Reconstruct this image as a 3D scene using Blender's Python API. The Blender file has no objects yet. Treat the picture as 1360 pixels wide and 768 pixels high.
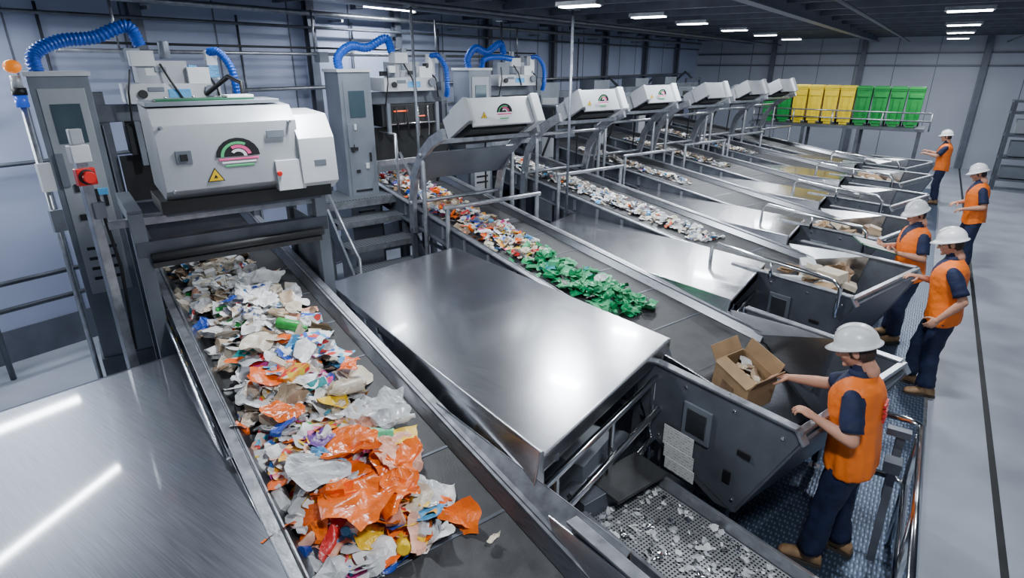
import bpy, math, random
from mathutils import Vector, Matrix, noise, Euler
random.seed(7)
R=math.radians
sc=bpy.context.scene
# ------------------------------------------------------------------ materials
MATS={}
def mat(name,col,metal=0.0,rough=0.5,var=0.12,nscale=6.0,bump=0.0,bscale=40.0,stretch=(1,1,1),rvar=0.1,emit=None,es=0,col2=None,alpha=None,spec=None,coat=None):
    m=bpy.data.materials.new(name); m.use_nodes=True
    nt=m.node_tree; N=nt.nodes; L=nt.links
    b=N['Principled BSDF']
    tc=N.new('ShaderNodeTexCoord'); mp=N.new('ShaderNodeMapping'); mp.inputs['Scale'].default_value=stretch
    L.new(tc.outputs['Object'],mp.inputs['Vector'])
    nz=N.new('ShaderNodeTexNoise'); nz.inputs['Scale'].default_value=nscale; nz.inputs['Detail'].default_value=5
    L.new(mp.outputs['Vector'],nz.inputs['Vector'])
    cr=N.new('ShaderNodeValToRGB')
    c=Vector(col[:3]); c2=Vector(col2) if col2 else c*(1-var*2)
    cr.color_ramp.elements[0].position=0.3; cr.color_ramp.elements[1].position=0.7
    cr.color_ramp.elements[0].color=(*c2,1); cr.color_ramp.elements[1].color=(*[min(1,x*(1+var*.5)) for x in c],1)
    L.new(nz.outputs['Fac'],cr.inputs['Fac']); L.new(cr.outputs['Color'],b.inputs['Base Color'])
    b.inputs['Metallic'].default_value=metal
    mr=N.new('ShaderNodeMapRange'); mr.inputs['To Min'].default_value=max(0.03,rough-rvar); mr.inputs['To Max'].default_value=min(1,rough+rvar)
    L.new(nz.outputs['Fac'],mr.inputs['Value']); L.new(mr.outputs['Result'],b.inputs['Roughness'])
    if spec is not None: b.inputs['Specular IOR Level'].default_value=spec
    if coat: b.inputs['Coat Weight'].default_value=coat[0]; b.inputs['Coat Roughness'].default_value=coat[1]
    if bump>0:
        n2=N.new('ShaderNodeTexNoise'); n2.inputs['Scale'].default_value=bscale; n2.inputs['Detail'].default_value=3
        L.new(mp.outputs['Vector'],n2.inputs['Vector'])
        bp=N.new('ShaderNodeBump'); bp.inputs['Strength'].default_value=bump; bp.inputs['Distance'].default_value=0.02
        L.new(n2.outputs['Fac'],bp.inputs['Height']); L.new(bp.outputs['Normal'],b.inputs['Normal'])
    if emit: b.inputs['Emission Color'].default_value=(*emit,1); b.inputs['Emission Strength'].default_value=es
    if alpha is not None: b.inputs['Alpha'].default_value=alpha
    MATS[name]=m; return m
mat('brushed_steel',(.56,.57,.60),1.0,.24,.07,4,.0,30,(1.0,26,26),.06,coat=(.35,.06))
mat('table_dark_steel',(.22,.235,.27),1.0,.36,.12,4,.0,30,(1.0,34,34),.06,coat=(1.0,.055))
mat('dark_brushed_steel',(.20,.21,.23),.9,.30,.10,5,.04,30,(1.2,30,30),.08)
mat('galvanised',(.42,.44,.48),.8,.34,.15,14,.05,60)
mat('frame_grey',(.13,.145,.175),.55,.42,.18,5,.03,60)
mat('hopper_grey',(.14,.155,.185),.35,.38,.15,4,.03,60)
mat('machine_grey',(.38,.40,.43),.25,.32,.06,3)
mat('machine_light',(.58,.60,.63),.1,.32,.06,3)
mat('cabinet_grey',(.20,.225,.265),.3,.40,.12,3)
mat('black',(.010,.011,.013),0,.5,.2,10)
mat('rubber',(.042,.043,.048),0,.55,.25,9,.15,120,(1,1,1))
mat('chrome',(.75,.76,.78),1,.16,.04,5)
mat('red',(.75,.02,.015),0,.35,.05)
mat('yellow',(.95,.62,.01),0,.4,.05)
mat('orange_lamp',(1,.25,.01),0,.3,.05,emit=(1,.25,.01),es=.4)
mat('blue_lamp',(.03,.1,.6),0,.3,.05,emit=(.05,.15,.9),es=.3)
mat('glow',(1,.12,.02),0,.3,.05,emit=(1,.10,.02),es=1.0)
mat('hose_blue',(.005,.085,.50),0,.35,.15,20)
mat('white_plastic',(.80,.81,.82),0,.28,.02)
mat('pink',(.85,.1,.3),0,.4,.05); mat('logo_green',(.1,.5,.2),0,.4,.05)
mat('glass_dark',(.05,.08,.10),.2,.12,.05)
mat('rust',(.15,.115,.09),.5,.50,.3,9,.05,50)
mat('hiviz',(1.0,.19,.008),0,.55,.08,9,.45,14)
mat('navy',(.011,.019,.066),0,.75,.25,10,.5,14)
mat('skin',(.58,.30,.20),0,.5,.08,12,spec=.3)
mat('hair',(.05,.025,.015),0,.6,.3,60)
mat('boot',(.34,.20,.10),0,.6,.2,15,.1,60)
mat('sole',(.05,.04,.035),0,.8)
mat('eye_white',(.8,.8,.8),0,.2,.02); mat('lips',(.45,.15,.12),0,.5,.05)
mat('dark_green',(.01,.09,.04),0,.45,.1)
mat('card',(.36,.23,.12),0,.8,.15,6,.05,40)
mat('paper_tag',(.8,.8,.78),0,.7,.03)
mat('bin_green',(.01,.28,.05),0,.4,.1); mat('bin_yellow',(.95,.70,.01),0,.4,.08)
def printed(name,base,cols,scale):
    m=bpy.data.materials.new(name); m.use_nodes=True; N=m.node_tree.nodes; L=m.node_tree.links; b=N['Principled BSDF']
    tc=N.new('ShaderNodeTexCoord'); v=N.new('ShaderNodeTexVoronoi'); v.inputs['Scale'].default_value=scale
    L.new(tc.outputs['Object'],v.inputs['Vector'])
    cr=N.new('ShaderNodeValToRGB'); cr.color_ramp.interpolation='CONSTANT'
    sp=N.new('ShaderNodeSeparateColor'); L.new(v.outputs['Color'],sp.inputs['Color']); L.new(sp.outputs['Red'],cr.inputs['Fac'])
    e=cr.color_ramp.elements; e[0].color=(*base,1); e[0].position=0; e[1].position=.5; e[1].color=(*cols[0],1)
    for i,c in enumerate(cols[1:]):
        x=e.new(.5+.5*(i+1)/len(cols)); x.color=(*c,1)
    L.new(cr.outputs['Color'],b.inputs['Base Color']); b.inputs['Roughness'].default_value=.35
    MATS[name]=m
P={'cream':(.68,.59,.46),'white':(.86,.86,.86),'greywhite':(.56,.58,.61),'brown':(.24,.15,.09),'ltblue':(.10,.40,.75),'blue':(.02,.07,.42),
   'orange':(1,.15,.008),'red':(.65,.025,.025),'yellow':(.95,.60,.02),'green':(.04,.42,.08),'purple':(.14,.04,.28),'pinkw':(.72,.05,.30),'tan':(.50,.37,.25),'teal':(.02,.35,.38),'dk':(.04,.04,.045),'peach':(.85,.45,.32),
   'bottlegreen':(.005,.29,.10),'palegreen':(.10,.50,.24)}
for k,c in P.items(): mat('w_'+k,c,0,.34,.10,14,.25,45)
mat('w_film',(.75,.77,.80),0,.15,.1,8,.2,30,alpha=.68); mat('w_orangefilm',(1,.17,.012),0,.22,.15,8,.35,26)
printed('w_print1',(.84,.84,.83),[(.05,.15,.6),(.75,.07,.06),(.1,.5,.75)],22)
printed('w_print2',(.9,.38,.04),[(.75,.05,.05),(.85,.8,.7),(.8,.6,.05)],24)
printed('w_print3',(.04,.16,.5),[(.8,.8,.8),(.8,.5,.05),(.4,.05,.3)],22)
printed('w_print4',(.74,.73,.70),[(.35,.35,.35),(.6,.55,.45),(.12,.16,.3)],34)
def notice():
    m=bpy.data.materials.new('notice_print'); m.use_nodes=True; N=m.node_tree.nodes; L=m.node_tree.links; b=N['Principled BSDF']
    tc=N.new('ShaderNodeTexCoord'); w=N.new('ShaderNodeTexWave'); w.bands_direction='Z'; w.inputs['Scale'].default_value=14; w.inputs['Distortion'].default_value=0
    n=N.new('ShaderNodeTexNoise'); n.inputs['Scale'].default_value=60
    L.new(tc.outputs['Object'],w.inputs['Vector']); L.new(tc.outputs['Object'],n.inputs['Vector'])
    a=N.new('ShaderNodeMath'); a.operation='MULTIPLY'; L.new(w.outputs['Fac'],a.inputs[0]); L.new(n.outputs['Fac'],a.inputs[1])
    cr=N.new('ShaderNodeValToRGB'); cr.color_ramp.elements[0].position=.46; cr.color_ramp.elements[0].color=(.84,.84,.83,1); cr.color_ramp.elements[1].position=.54; cr.color_ramp.elements[1].color=(.3,.3,.32,1)
    L.new(a.outputs[0],cr.inputs['Fac']); L.new(cr.outputs['Color'],b.inputs['Base Color']); MATS['notice_print']=m
notice()
def plate_mat(name,kind,col,scale,metal=.6,rough=.4,rot=0):
    m=bpy.data.materials.new(name); m.use_nodes=True; N=m.node_tree.nodes; L=m.node_tree.links; b=N['Principled BSDF']
    tc=N.new('ShaderNodeTexCoord')
    def vor(rotz,sc_,loc):
        mp=N.new('ShaderNodeMapping'); mp.inputs['Rotation'].default_value=(0,0,rotz); mp.inputs['Scale'].default_value=sc_; mp.inputs['Location'].default_value=loc
        L.new(tc.outputs['Object'],mp.inputs['Vector'])
        v=N.new('ShaderNodeTexVoronoi'); v.voronoi_dimensions='2D'; v.inputs['Randomness'].default_value=0; v.inputs['Scale'].default_value=scale
        L.new(mp.outputs['Vector'],v.inputs['Vector']); return v
    cr=N.new('ShaderNodeValToRGB')
    if kind=='diamond':
        v1=vor(R(45),(1,.45,1),(0,0,0)); v2=vor(R(-45),(1,.45,1),(.013,.02,0))
        mn=N.new('ShaderNodeMath'); mn.operation='MINIMUM'; L.new(v1.outputs['Distance'],mn.inputs[0]); L.new(v2.outputs['Distance'],mn.inputs[1])
        src=mn.outputs[0]; cr.color_ramp.elements[0].position=.10; cr.color_ramp.elements[1].position=.24
        cr.color_ramp.elements[0].color=(*[min(1,x*2.2) for x in col],1); cr.color_ramp.elements[1].color=(*[x*.75 for x in col],1)
    else:
        v1=vor(0,(1,1,1),(0,0,0)); src=v1.outputs['Distance']; cr.color_ramp.elements[0].position=.27; cr.color_ramp.elements[1].position=.33
        cr.color_ramp.elements[0].color=(.008,.008,.01,1); cr.color_ramp.elements[1].color=(*col,1)
    L.new(src,cr.inputs['Fac']); L.new(cr.outputs['Color'],b.inputs['Base Color'])
    bp=N.new('ShaderNodeBump'); bp.inputs['Strength'].default_value=.5; bp.inputs['Distance'].default_value=.01; bp.invert=(kind=='diamond')
    L.new(cr.outputs['Color'],bp.inputs['Height']) if kind!='diamond' else L.new(src,bp.inputs['Height'])
    L.new(bp.outputs['Normal'],b.inputs['Normal'])
    b.inputs['Metallic'].default_value=metal; b.inputs['Roughness'].default_value=rough
    MATS[name]=m
plate_mat('diamond_plate','diamond',(.08,.11,.17),26)
plate_mat('perforated','perf',(.45,.46,.48),42)
plate_mat('tread','perf',(.24,.26,.29),24)
mat('concrete',(.36,.39,.46),0,.38,.14,1.1,.05,25,rvar=.12)
mat('wall_paint',(.40,.45,.63),0,.45,.08,.5,.02,8)
mat('wall_paint_back',(.42,.45,.54),0,.5,.06,.6,.02,8)
mat('ceiling_dark',(.075,.085,.11),.2,.6,.2,3)
mat('beam_grey',(.14,.155,.20),.3,.5,.12,4)
mat('lamp_panel',(1,1,1),0,.4,0,emit=(.93,.97,1),es=20)

# ------------------------------------------------------------------ mesh builder
class MB:
    def __init__(s): s.v=[];s.f=[];s.mi=[];s.sm=[];s.mats=[]
    def mid(s,n):
        if n not in s.mats: s.mats.append(n)
        return s.mats.index(n)
    def add(s,vs,fs,m,smooth=False):
        o=len(s.v); s.v+= [tuple(v) for v in vs]; i=s.mid(m)
        for f in fs: s.f.append([o+a for a in f]); s.mi.append(i); s.sm.append(smooth)
    def box(s,c,d,m,rot=None,taper=None):
        x,y,z=[a/2 for a in d]; tx=taper or 1
        vs=[Vector((sx*x*(tx if sz>0 else 1),sy*y*(tx if sz>0 else 1),sz*z)) for sz in(-1,1) for sy in(-1,1) for sx in(-1,1)]
        if rot is not None:
            rm=Euler([R(a) for a in rot]).to_matrix(); vs=[rm@v for v in vs]
        c=Vector(c); vs=[v+c for v in vs]
        s.add(vs,[(0,2,3,1),(4,5,7,6),(0,1,5,4),(2,6,7,3),(0,4,6,2),(1,3,7,5)],m)
    def beam(s,a,b,w,h,m,up=(0,0,1)):
        a=Vector(a);b=Vector(b);d=(b-a).normalized(); u=Vector(up)
        if abs(d.dot(u))>.99: u=Vector((1,0,0))
        r=d.cross(u).normalized(); u=r.cross(d).normalized()
        vs=[p+r*(i*w/2)+u*(j*h/2) for p in(a,b) for j in(-1,1) for i in(-1,1)]
        s.add(vs,[(0,1,3,2),(4,6,7,5),(0,4,5,1),(2,3,7,6),(0,2,6,4),(1,5,7,3)],m)
    def tube(s,pts,r,m,seg=10,rf=None,caps=True):
        pts=[Vector(p) for p in pts]; n=len(pts); rings=[]; u=None
        for i,p in enumerate(pts):
            d=(pts[min(i+1,n-1)]-pts[max(i-1,0)]).normalized()
            if u is None:
                u=Vector((0,0,1)) if abs(d.z)<.9 else Vector((1,0,0))
            u=(u-d*u.dot(d)).normalized(); w=d.cross(u)
            rr=rf(i) if rf else r
            rings.append([p+(u*math.cos(2*math.pi*k/seg)+w*math.sin(2*math.pi*k/seg))*rr for k in range(seg)])
        s.loft(rings,m,True,caps)
    def loft(s,rings,m,smooth=True,caps=True):
        seg=len(rings[0]); vs=[v for r in rings for v in r]; fs=[]
        for i in range(len(rings)-1):
            for k in range(seg):
                a=i*seg+k;b=i*seg+(k+1)%seg; fs.append((a,b,b+seg,a+seg))
        s.add(vs,fs,m,smooth)
        if caps:
            o=len(s.v)-len(vs); i=s.mid(m)
            s.f.append([o+k for k in range(seg)][::-1]); s.mi.append(i); s.sm.append(False)
            s.f.append([o+len(vs)-seg+k for k in range(seg)]); s.mi.append(i); s.sm.append(False)
    def prism(s,poly,n0,n1,m,axis='n'):
        def P3(p,t):
            return (p[0],t,p[1]) if axis=='n' else ((p[0],p[1],t) if axis=='z' else (t,p[0],p[1]))
        k=len(poly); vs=[P3(p,n0) for p in poly]+[P3(p,n1) for p in poly]
        fs=[list(range(k)),list(range(2*k-1,k-1,-1))]+[(i,i+k,(i+1)%k+k,(i+1)%k) for i in range(k)]
        s.add(vs,fs,m)
    def sheet(s,pts,t,m,nrm=None):
        pts=[Vector(p) for p in pts]; n=(pts[1]-pts[0]).cross(pts[2]-pts[0]).normalized()
        k=len(pts); vs=pts+[p-n*t for p in pts]
        s.add(vs,[list(range(k)),list(range(2*k-1,k-1,-1))]+[(i,i+k,(i+1)%k+k,(i+1)%k) for i in range(k)],m)
    def ell(s,c,r,m,seg=16,rg=10,mtx=None):
        rings=[]
        for i in range(rg+1):
            a=math.pi*(i/rg); a=max(.02,min(math.pi-.02,a))
            ring=[]
            for k in range(seg):
                b=2*math.pi*k/seg; v=Vector((r[0]*math.sin(a)*math.cos(b),r[1]*math.sin(a)*math.sin(b),-r[2]*math.cos(a)))
                if mtx: v=mtx@v
                ring.append(v+Vector(c))
            rings.append(ring)
        s.loft(rings,m,True)
    def cap(s,a,b,ra,rb,m,seg=12):
        a=Vector(a);b=Vector(b);d=(b-a); l=d.length; d.normalize()
        u=Vector((0,0,1)) if abs(d.z)<.9 else Vector((1,0,0)); u=(u-d*u.dot(d)).normalized(); w=d.cross(u)
        rings=[]
        st=[(-ra*math.cos(t),ra*math.sin(t)) for t in (.1,.5,1.0,math.pi/2)]+[(l+rb*math.sin(t),rb*math.cos(t)) for t in (0,.55,1.05,1.47)]
        for x,r in st: rings.append([a+d*x+(u*math.cos(2*math.pi*k/seg)+w*math.sin(2*math.pi*k/seg))*r for k in range(seg)])
        s.loft(rings,m,True)
    def mesh(s,name):
        me=bpy.data.meshes.new(name); me.from_pydata(s.v,[],s.f)
        for n in s.mats: me.materials.append(MATS[n])
        me.polygons.foreach_set('material_index',s.mi); me.polygons.foreach_set('use_smooth',s.sm)
        me.update(); return me
    def build(s,name,M=None,bevel=0,parent=None,fixn=True):
        me=s.mesh(name)
        if fixn:
            import bmesh
            bm=bmesh.new(); bm.from_mesh(me); bmesh.ops.recalc_face_normals(bm,faces=bm.faces); bm.to_mesh(me); bm.free()
        o=bpy.data.objects.new(name,me); sc.collection.objects.link(o)
        if M is not None: o.matrix_world=M
        if bevel:
            b=o.modifiers.new('bevel','BEVEL'); b.width=bevel; b.segments=2; b.limit_method='ANGLE'; b.angle_limit=R(40)
        if parent: o.parent=parent
        return o
# ------------------------------------------------------------------ layout
ANG=math.atan2(-.318,.948)
YS=[1.72,5.05,7.75,10.2,12.55,14.9,17.0]
def UM(k): return Matrix.Translation((-1.94,YS[k],0))@Matrix.Rotation(ANG,4,'Z')
SL=.114
def bz(s): return 1.1-SL*s

# ------------------------------------------------------------------ room
XL=-8.5; YB=25.5; ZC=4.35
b=MB(); b.box((-1.0,11,-.1),(17,33,.2),'concrete'); 
b.build('floor')
b=MB(); b.box((1.06,14,.003),(.05,24,.006),'black'); b.build('floor_groove_strip_1')  # flat black strip standing in for the dark groove in the floor
b=MB()
b.box((XL-.1,11,2.2),(.2,33,4.6),'wall_paint')
for i in range(22): b.box((XL+.004,-4+i*1.2+.6,2.2),(.008,.02,4.4),'beam_grey')
b.box((XL+.01,11,.2),(.02,33,.4),'beam_grey')
b.build('wall_left')
b=MB(); b.box((-.9,YB+.1,2.2),(15.2,.2,4.6),'wall_paint_back')
for i in range(12): b.box((-7.5+i*1.2,YB-.004,2.2),(.02,.008,4.4),'beam_grey')
for z in (3.3,3.7): b.box((-.9,YB-.03,z),(15,.05,.06),'beam_grey')
b.build('wall_back')
b=MB(); b.box((-1,11,ZC+.1),(17,33,.2),'ceiling_dark'); b.build('ceiling')
b=MB()
for i in range(20):
    y=-3+i*1.5; b.box((-1,y,ZC-.07),(15,.07,.14),'beam_grey')
for x in (-6.4,-2.2,2.2,5.5):
    b.box((x,11,ZC-.27),(.16,29,.03),'beam_grey'); b.box((x,11,ZC-.16),(.03,29,.24),'beam_grey'); b.box((x,11,ZC-.03),(.16,29,.03),'beam_grey')
for (x,z) in ((-5.2,4.0),(-1.2,4.05),(1.4,4.0)): b.tube([(x,-2,z),(x,25,z)],.025,'frame_grey',8)
b.build('ceiling_beams')
for i,y in enumerate((.6,3.9,6.5,8.4,11.2,14,17,20,23)):
    b=MB(); b.box((0,0,2.15),(.10,.03,4.3),'beam_grey'); b.box((.05,0,2.15),(.02,.14,4.3),'beam_grey'); b.box((-.05,0,2.15),(.02,.14,4.3),'beam_grey'); b.box((0,0,.01),(.25,.25,.02),'beam_grey')
    b.build('wall_column',Matrix.Translation((XL+.12,y,0)))
for i,(x) in enumerate((-5.5,-2.5,1.0,3.5)):
    b=MB(); b.box((0,0,2.15),(.03,.10,4.3),'beam_grey'); b.box((0,.05,2.15),(.16,.02,4.3),'beam_grey'); b.box((0,-.05,2.15),(.16,.02,4.3),'beam_grey'); b.build('wall_column',Matrix.Translation((x,YB-.1,0)))
b=MB()
b.tube([(XL+.3,-2,4.08),(XL+.3,25,4.08)],.04,'galvanised'); b.tube([(XL+.25,-2,3.88),(XL+.25,25,3.88)],.022,'frame_grey')
b.tube([(XL+.12,-2,2.3),(XL+.12,6,2.3)],.025,'frame_grey')
for y in range(-2,25,3): b.box((XL+.15,y,4.0),(.34,.04,.04),'galvanised')
b.tube([(XL+.3,5,3.0),(XL+.3,24,3.0)],.03,'galvanised'); b.tube([(XL+.2,8,2.6),(XL+.2,24,2.6)],.02,'galvanised')
for y in (2.9,5.3,7.4,9.6,12.4,15.4): b.tube([(XL+.06,y,4.0),(XL+.06,y,1.2)],.018,'frame_grey',8); b.box((XL+.06,y,1.9),(.1,.22,.3),'cabinet_grey')
b.build('wall_pipes')
b=MB()
for z in (1.1,.8): b.tube([(-8.0,-2,z),(-8.0,3.2,z)],.03,'frame_grey')
for y in (-1.8,0,1.6,3.1): b.tube([(-8.0,y,0),(-8.0,y,1.1)],.03,'frame_grey')
b.build('wall_guard_rail')
for i,(y,h,wd) in enumerate([(9.8,2.3,1.1),(12.6,2.3,1.2),(15.5,2.5,1.4),(18.5,2.4,1.4),(21.5,2.6,1.4)]):
    b=MB(); b.box((0,0,h/2),(.5,wd,h),'frame_grey'); b.box((.26,0,h*.62),(.015,wd*.8,h*.5),'black'); b.box((.275,-wd*.2,h*.7),(.01,.2,.14),'machine_light'); b.box((.275,wd*.2,h*.5),(.01,.12,.1),'glass_dark')
    for yy in (-wd*.5,wd*.5): b.beam((.7,yy,0),(.7,yy,h+.3),.06,.06,'frame_grey')
    b.beam((.7,-wd*.5,h+.26),(.7,wd*.5,h+.26),.06,.06,'galvanised'); b.tube([(.7,0,h+.25),(.4,0,h+.5),(0,0,h+.1)],.04,'frame_grey')
    b.build('control_cabinet',Matrix.Translation((-7.9,y,0)),bevel=.008)
b=MB()
b.tube([(-7.35,2.6,3.48),(-7.35,11.5,3.48)],.022,'galvanised',8); b.tube([(-7.35,2.6,3.56),(-7.35,11.5,3.56)],.014,'black',8)
for y in (3.2,5.75,8.3,10.8): b.tube([(-7.35,y,3.48),(-7.35,y,4.05)],.016,'galvanised',8); b.box((-7.35,y+.1,3.44),(.12,.16,.14),'cabinet_grey')
b.build('overhead_conduit')
for (x,y) in [(-3.9,3.2),(-3.9,7.1),(-3.9,9.3),(-3.9,11.3),(-3.9,14),(-3.9,16.8),(-3.9,20),(.1,1.5),(.1,6),(.1,10.7),(.1,14.5),(.1,18),(.1,22)]:
    b=MB(); b.box((0,0,.03),(.56,.22,.05),'galvanised'); b.box((0,0,0),(.50,.16,.02),'lamp_panel')
    b.build('ceiling_light',Matrix.Translation((x,y,ZC-.33)))
    l=bpy.data.lights.new('ceiling_lamp','AREA'); l.shape='RECTANGLE'; l.size=.50; l.size_y=.2; l.energy=112; l.color=(.90,.95,1)
    o=bpy.data.objects.new('ceiling_lamp',l); o.location=(x,y,ZC-.36); sc.collection.objects.link(o)
def batten(p,q,e,rotz_out=None,wid=.16):
    p=Vector(p);q=Vector(q);d=q-p;L_=d.length;az=math.atan2(d.y,d.x)-math.pi/2
    tilt=Matrix.Rotation(R(rotz_out),4,'Y') if rotz_out else Matrix.Identity(4)
    M=Matrix.Translation((p+q)/2)@Matrix.Rotation(az,4,'Z')@tilt
    b=MB(); b.box((0,0,.045),(wid+.03,L_,.07),'white_plastic'); b.box((0,0,0),(wid,L_-.06,.02),'lamp_panel'); b.box((0,L_/2,.02),(wid+.04,.03,.1),'white_plastic'); b.box((0,-L_/2,.02),(wid+.04,.03,.1),'white_plastic')
    b.build('batten_or_added_light',M)
    l=bpy.data.lights.new('batten_or_added_lamp','AREA'); l.shape='RECTANGLE'; l.size=wid; l.size_y=L_-.06; l.energy=e; l.color=(.85,.92,1)
    o=bpy.data.objects.new('batten_or_added_lamp',l); o.matrix_world=M@Matrix.Translation((0,0,-.03)); sc.collection.objects.link(o)
batten((-8.1,-1.0,3.0),(-8.15,2.2,3.0),50,-50,.07)
batten((-6.8,.4,3.85),(-7.62,2.25,3.85),65,None,.07)
batten((-7.75,7.0,4.2),(-7.75,8.2,4.2),60,None,.10)  # added lamp, put in for a bright reflection on the centre table
batten((-5.6,3.6,4.2),(-5.6,5.6,4.2),60,None,.08)  # extra lamp added for more light here, not a known fitting
w=bpy.data.worlds.new('world'); sc.world=w; w.use_nodes=True
w.node_tree.nodes['Background'].inputs['Color'].default_value=(.66,.80,1,1); w.node_tree.nodes['Background'].inputs['Strength'].default_value=.42

# ------------------------------------------------------------------ conveyors
BW=.52
def conveyor(k,s0=-6.0,s1=.95):
    b=MB(); 
    n=30
    for i in range(n):
        a=s0+(s1-s0)*i/n; c=s0+(s1-s0)*(i+1)/n
        b.add([(a,-BW,bz(a)),(c,-BW,bz(c)),(c,BW,bz(c)),(a,BW,bz(a))],[(0,1,2,3)],'rubber')
        b.add([(a,-BW,bz(a)-.2),(c,-BW,bz(c)-.2),(c,BW,bz(c)-.2),(a,BW,bz(a)-.2)],[(3,2,1,0)],'rubber')
    for s in (s0,s1): b.tube([(s,-BW,bz(s)-.1),(s,BW,bz(s)-.1)],.098,'rubber',16)
    for i in range(12):
        s=s0+.3+i*.6
        if s<s1-.1: b.box((s,0,bz(s)+.002),(.02,BW*2-.02,.004),'frame_grey',rot=(0,math.degrees(math.atan(SL)),0))
    for sg in (-1,1):
        y=sg*(BW+.04)
        a=(s0-.1,y,bz(s0-.1)-.06); c=(s1+.05,y,bz(s1+.05)-.06)
        b.beam(a,c,.035,.26,'frame_grey')
        b.beam((s0-.1,y+sg*.02,bz(s0-.1)+.075),(s1+.05,y+sg*.02,bz(s1+.05)+.075),.085,.018,'galvanised')
        b.beam((s0-.1,y+sg*.03,bz(s0-.1)-.18),(s1+.05,y+sg*.03,bz(s1+.05)-.18),.08,.02,'frame_grey')
        b.sheet([(s0,sg*(BW-.03),bz(s0)+.005),(s1,sg*(BW-.03),bz(s1)+.005),(s1,y,bz(s1)+.09),(s0,y,bz(s0)+.09)],.006,'dark_brushed_steel')
        for i in range(14):
            s=s0+.2+i*.5
            if s<s1: b.box((s,y+sg*.025,bz(s)-.05),(.05,.02,.16),'galvanised')
        for s in (-5.4,-3.9,-2.2,-.6,.7):
            b.beam((s,y,0.0),(s,y,bz(s)-.15),.07,.07,'frame_grey'); b.box((s,y,.01),(.16,.16,.02),'frame_grey')
            if sg==1:
                b.beam((s,-y,.45),(s,y,.45),.05,.05,'frame_grey')
        b.beam((-5.4,y,.45),(.7,y,.45),.05,.05,'frame_grey')
    if k==0:
        for i in range(26):
            s=-4.6+i*.1; b.box((s,-(BW+.085),bz(s)+.0),(.05,.006,.05),'yellow' if i%2 else 'black')
        b.tube([(s_,-(BW+.13),bz(s_)-.02) for s_ in (-5,-2,.9)],.018,'chrome')
        b.sheet([(-.6,BW+.07,bz(-.6)+.08),(1.0,BW+.07,bz(1.0)+.08),(1.0,BW+.20,bz(1.0)+.22),(-.6,BW+.07,bz(-.6)+.10)],.012,'galvanised')
        b.sheet([(-.3,BW+.22,.55),(1.0,BW+.26,.45),(1.0,BW+.20,bz(1)+.2),(-.3,BW+.10,bz(-.3)+.1)],.012,'rust')
    b.build('conveyor_belt',UM(k),bevel=.004)
for k in range(7): conveyor(k)

# ------------------------------------------------------------------ hoppers
def hopper(k,detail=False):
    b=MB(); prof=[(.72,1.22),(2.02,1.22),(2.08,1.14),(1.72,.36),(1.55,.33),(.92,.58),(.72,.98)]
    n0=-.90; n1=.60
    for n in (n0,n1): b.prism(prof,n,n+.03,'hopper_grey')
    for n in (n0+.015,n1+.015):
        b.beam((.70,n,1.225),(2.03,n,1.225),.07,.02,'galvanised'); b.beam((2.03,n,1.225),(2.09,n,1.14),.07,.02,'galvanised')
    b.sheet([(1.70,n0,.38),(2.06,n0,1.16),(2.06,n1,1.16),(1.70,n1,.38)],.02,'hopper_grey')
    b.sheet([(1.70,n0,.36),(1.70,n1,.36),(.95,n1,.60),(.95,n0,.60)],.02,'hopper_grey')
    b.sheet([(1.0,-.5,.93),(1.5,-.62,.50),(1.5,.55,.50),(1.0,.5,.93)],.012,'dark_brushed_steel')
    b.sheet([(.72,n0,1.15),(.98,n0,.62),(.98,-.5,.62),(.72,-.5,1.15)],.012,'hopper_grey')
    b.sheet([(.55,-.60,1.16),(1.55,-.88,1.24),(1.45,-.72,.70),(.75,-.52,1.0)],.012,'brushed_steel')
    b.sheet([(.55,.60,1.16),(1.55,.60,1.24),(1.45,.56,.70),(.75,.52,1.0)],.012,'brushed_steel')
    b.beam((2.04,n0,1.21),(2.04,n1+.03,1.21),.05,.03,'galvanised')
    b.box((1.33,n0-.012,.90),(.24,.02,.28),'cabinet_grey'); b.box((1.33,n0-.02,.90),(.17,.012,.20),'dark_brushed_steel')
    b.box((1.72,n0-.01,.86),(.10,.012,.04),'black'); b.box((1.62,n0-.01,.62),(.06,.012,.10),'black')
    for (x,z) in ((.8,1.14),(1.2,1.14),(1.6,1.14),(1.95,1.12),(1.68,.45),(1.0,.62)): b.tube([(x,n0-.012,z),(x,n0+.01,z)],.014,'chrome',8)
    for (x,n) in ((1.60,n0+.08),(1.60,n1-.05),(1.02,n0+.08),(1.02,n1-.05)):
        b.beam((x,n,.08),(x,n,.62 if x<1.2 else .40),.05,.05,'frame_grey'); b.tube([(x,n,.0),(x,n,.03)],.05,'chrome',12); b.tube([(x,n,.03),(x,n,.12)],.018,'chrome',8)
    b.beam((1.02,n0+.08,.3),(1.60,n0+.08,.3),.04,.04,'frame_grey')
    o=b.build('feed_hopper',UM(k),bevel=.005)
    g=MB()
    g.tube([(.45,n0-.05,.9),(.45,n0-.05,1.36),(.52,n0-.05,1.42),(1.85,n0-.05,1.36),(1.93,n0-.05,1.30),(1.93,n0-.05,1.0)],.022,'chrome')
    g.tube([(1.2,n0-.05,1.2),(1.2,n0-.05,1.39)],.02,'chrome'); g.tube([(.45,n0-.05,0),(.45,n0-.05,.9)],.022,'chrome')
    if k>=2: g.build('guard_rail_pipe',UM(k))
for k in range(7): hopper(k)
b=MB()
b.box((0,0,0),(.27,.006,.17),'notice_print'); b.box((.02,-.002,-.13),(.27,.006,.12),'notice_print'); b.box((.04,-.004,-.235),(.27,.006,.10),'notice_print')
b.build('safety_notice',UM(1)@Matrix.Translation((1.20,-.925,.68)))

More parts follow.
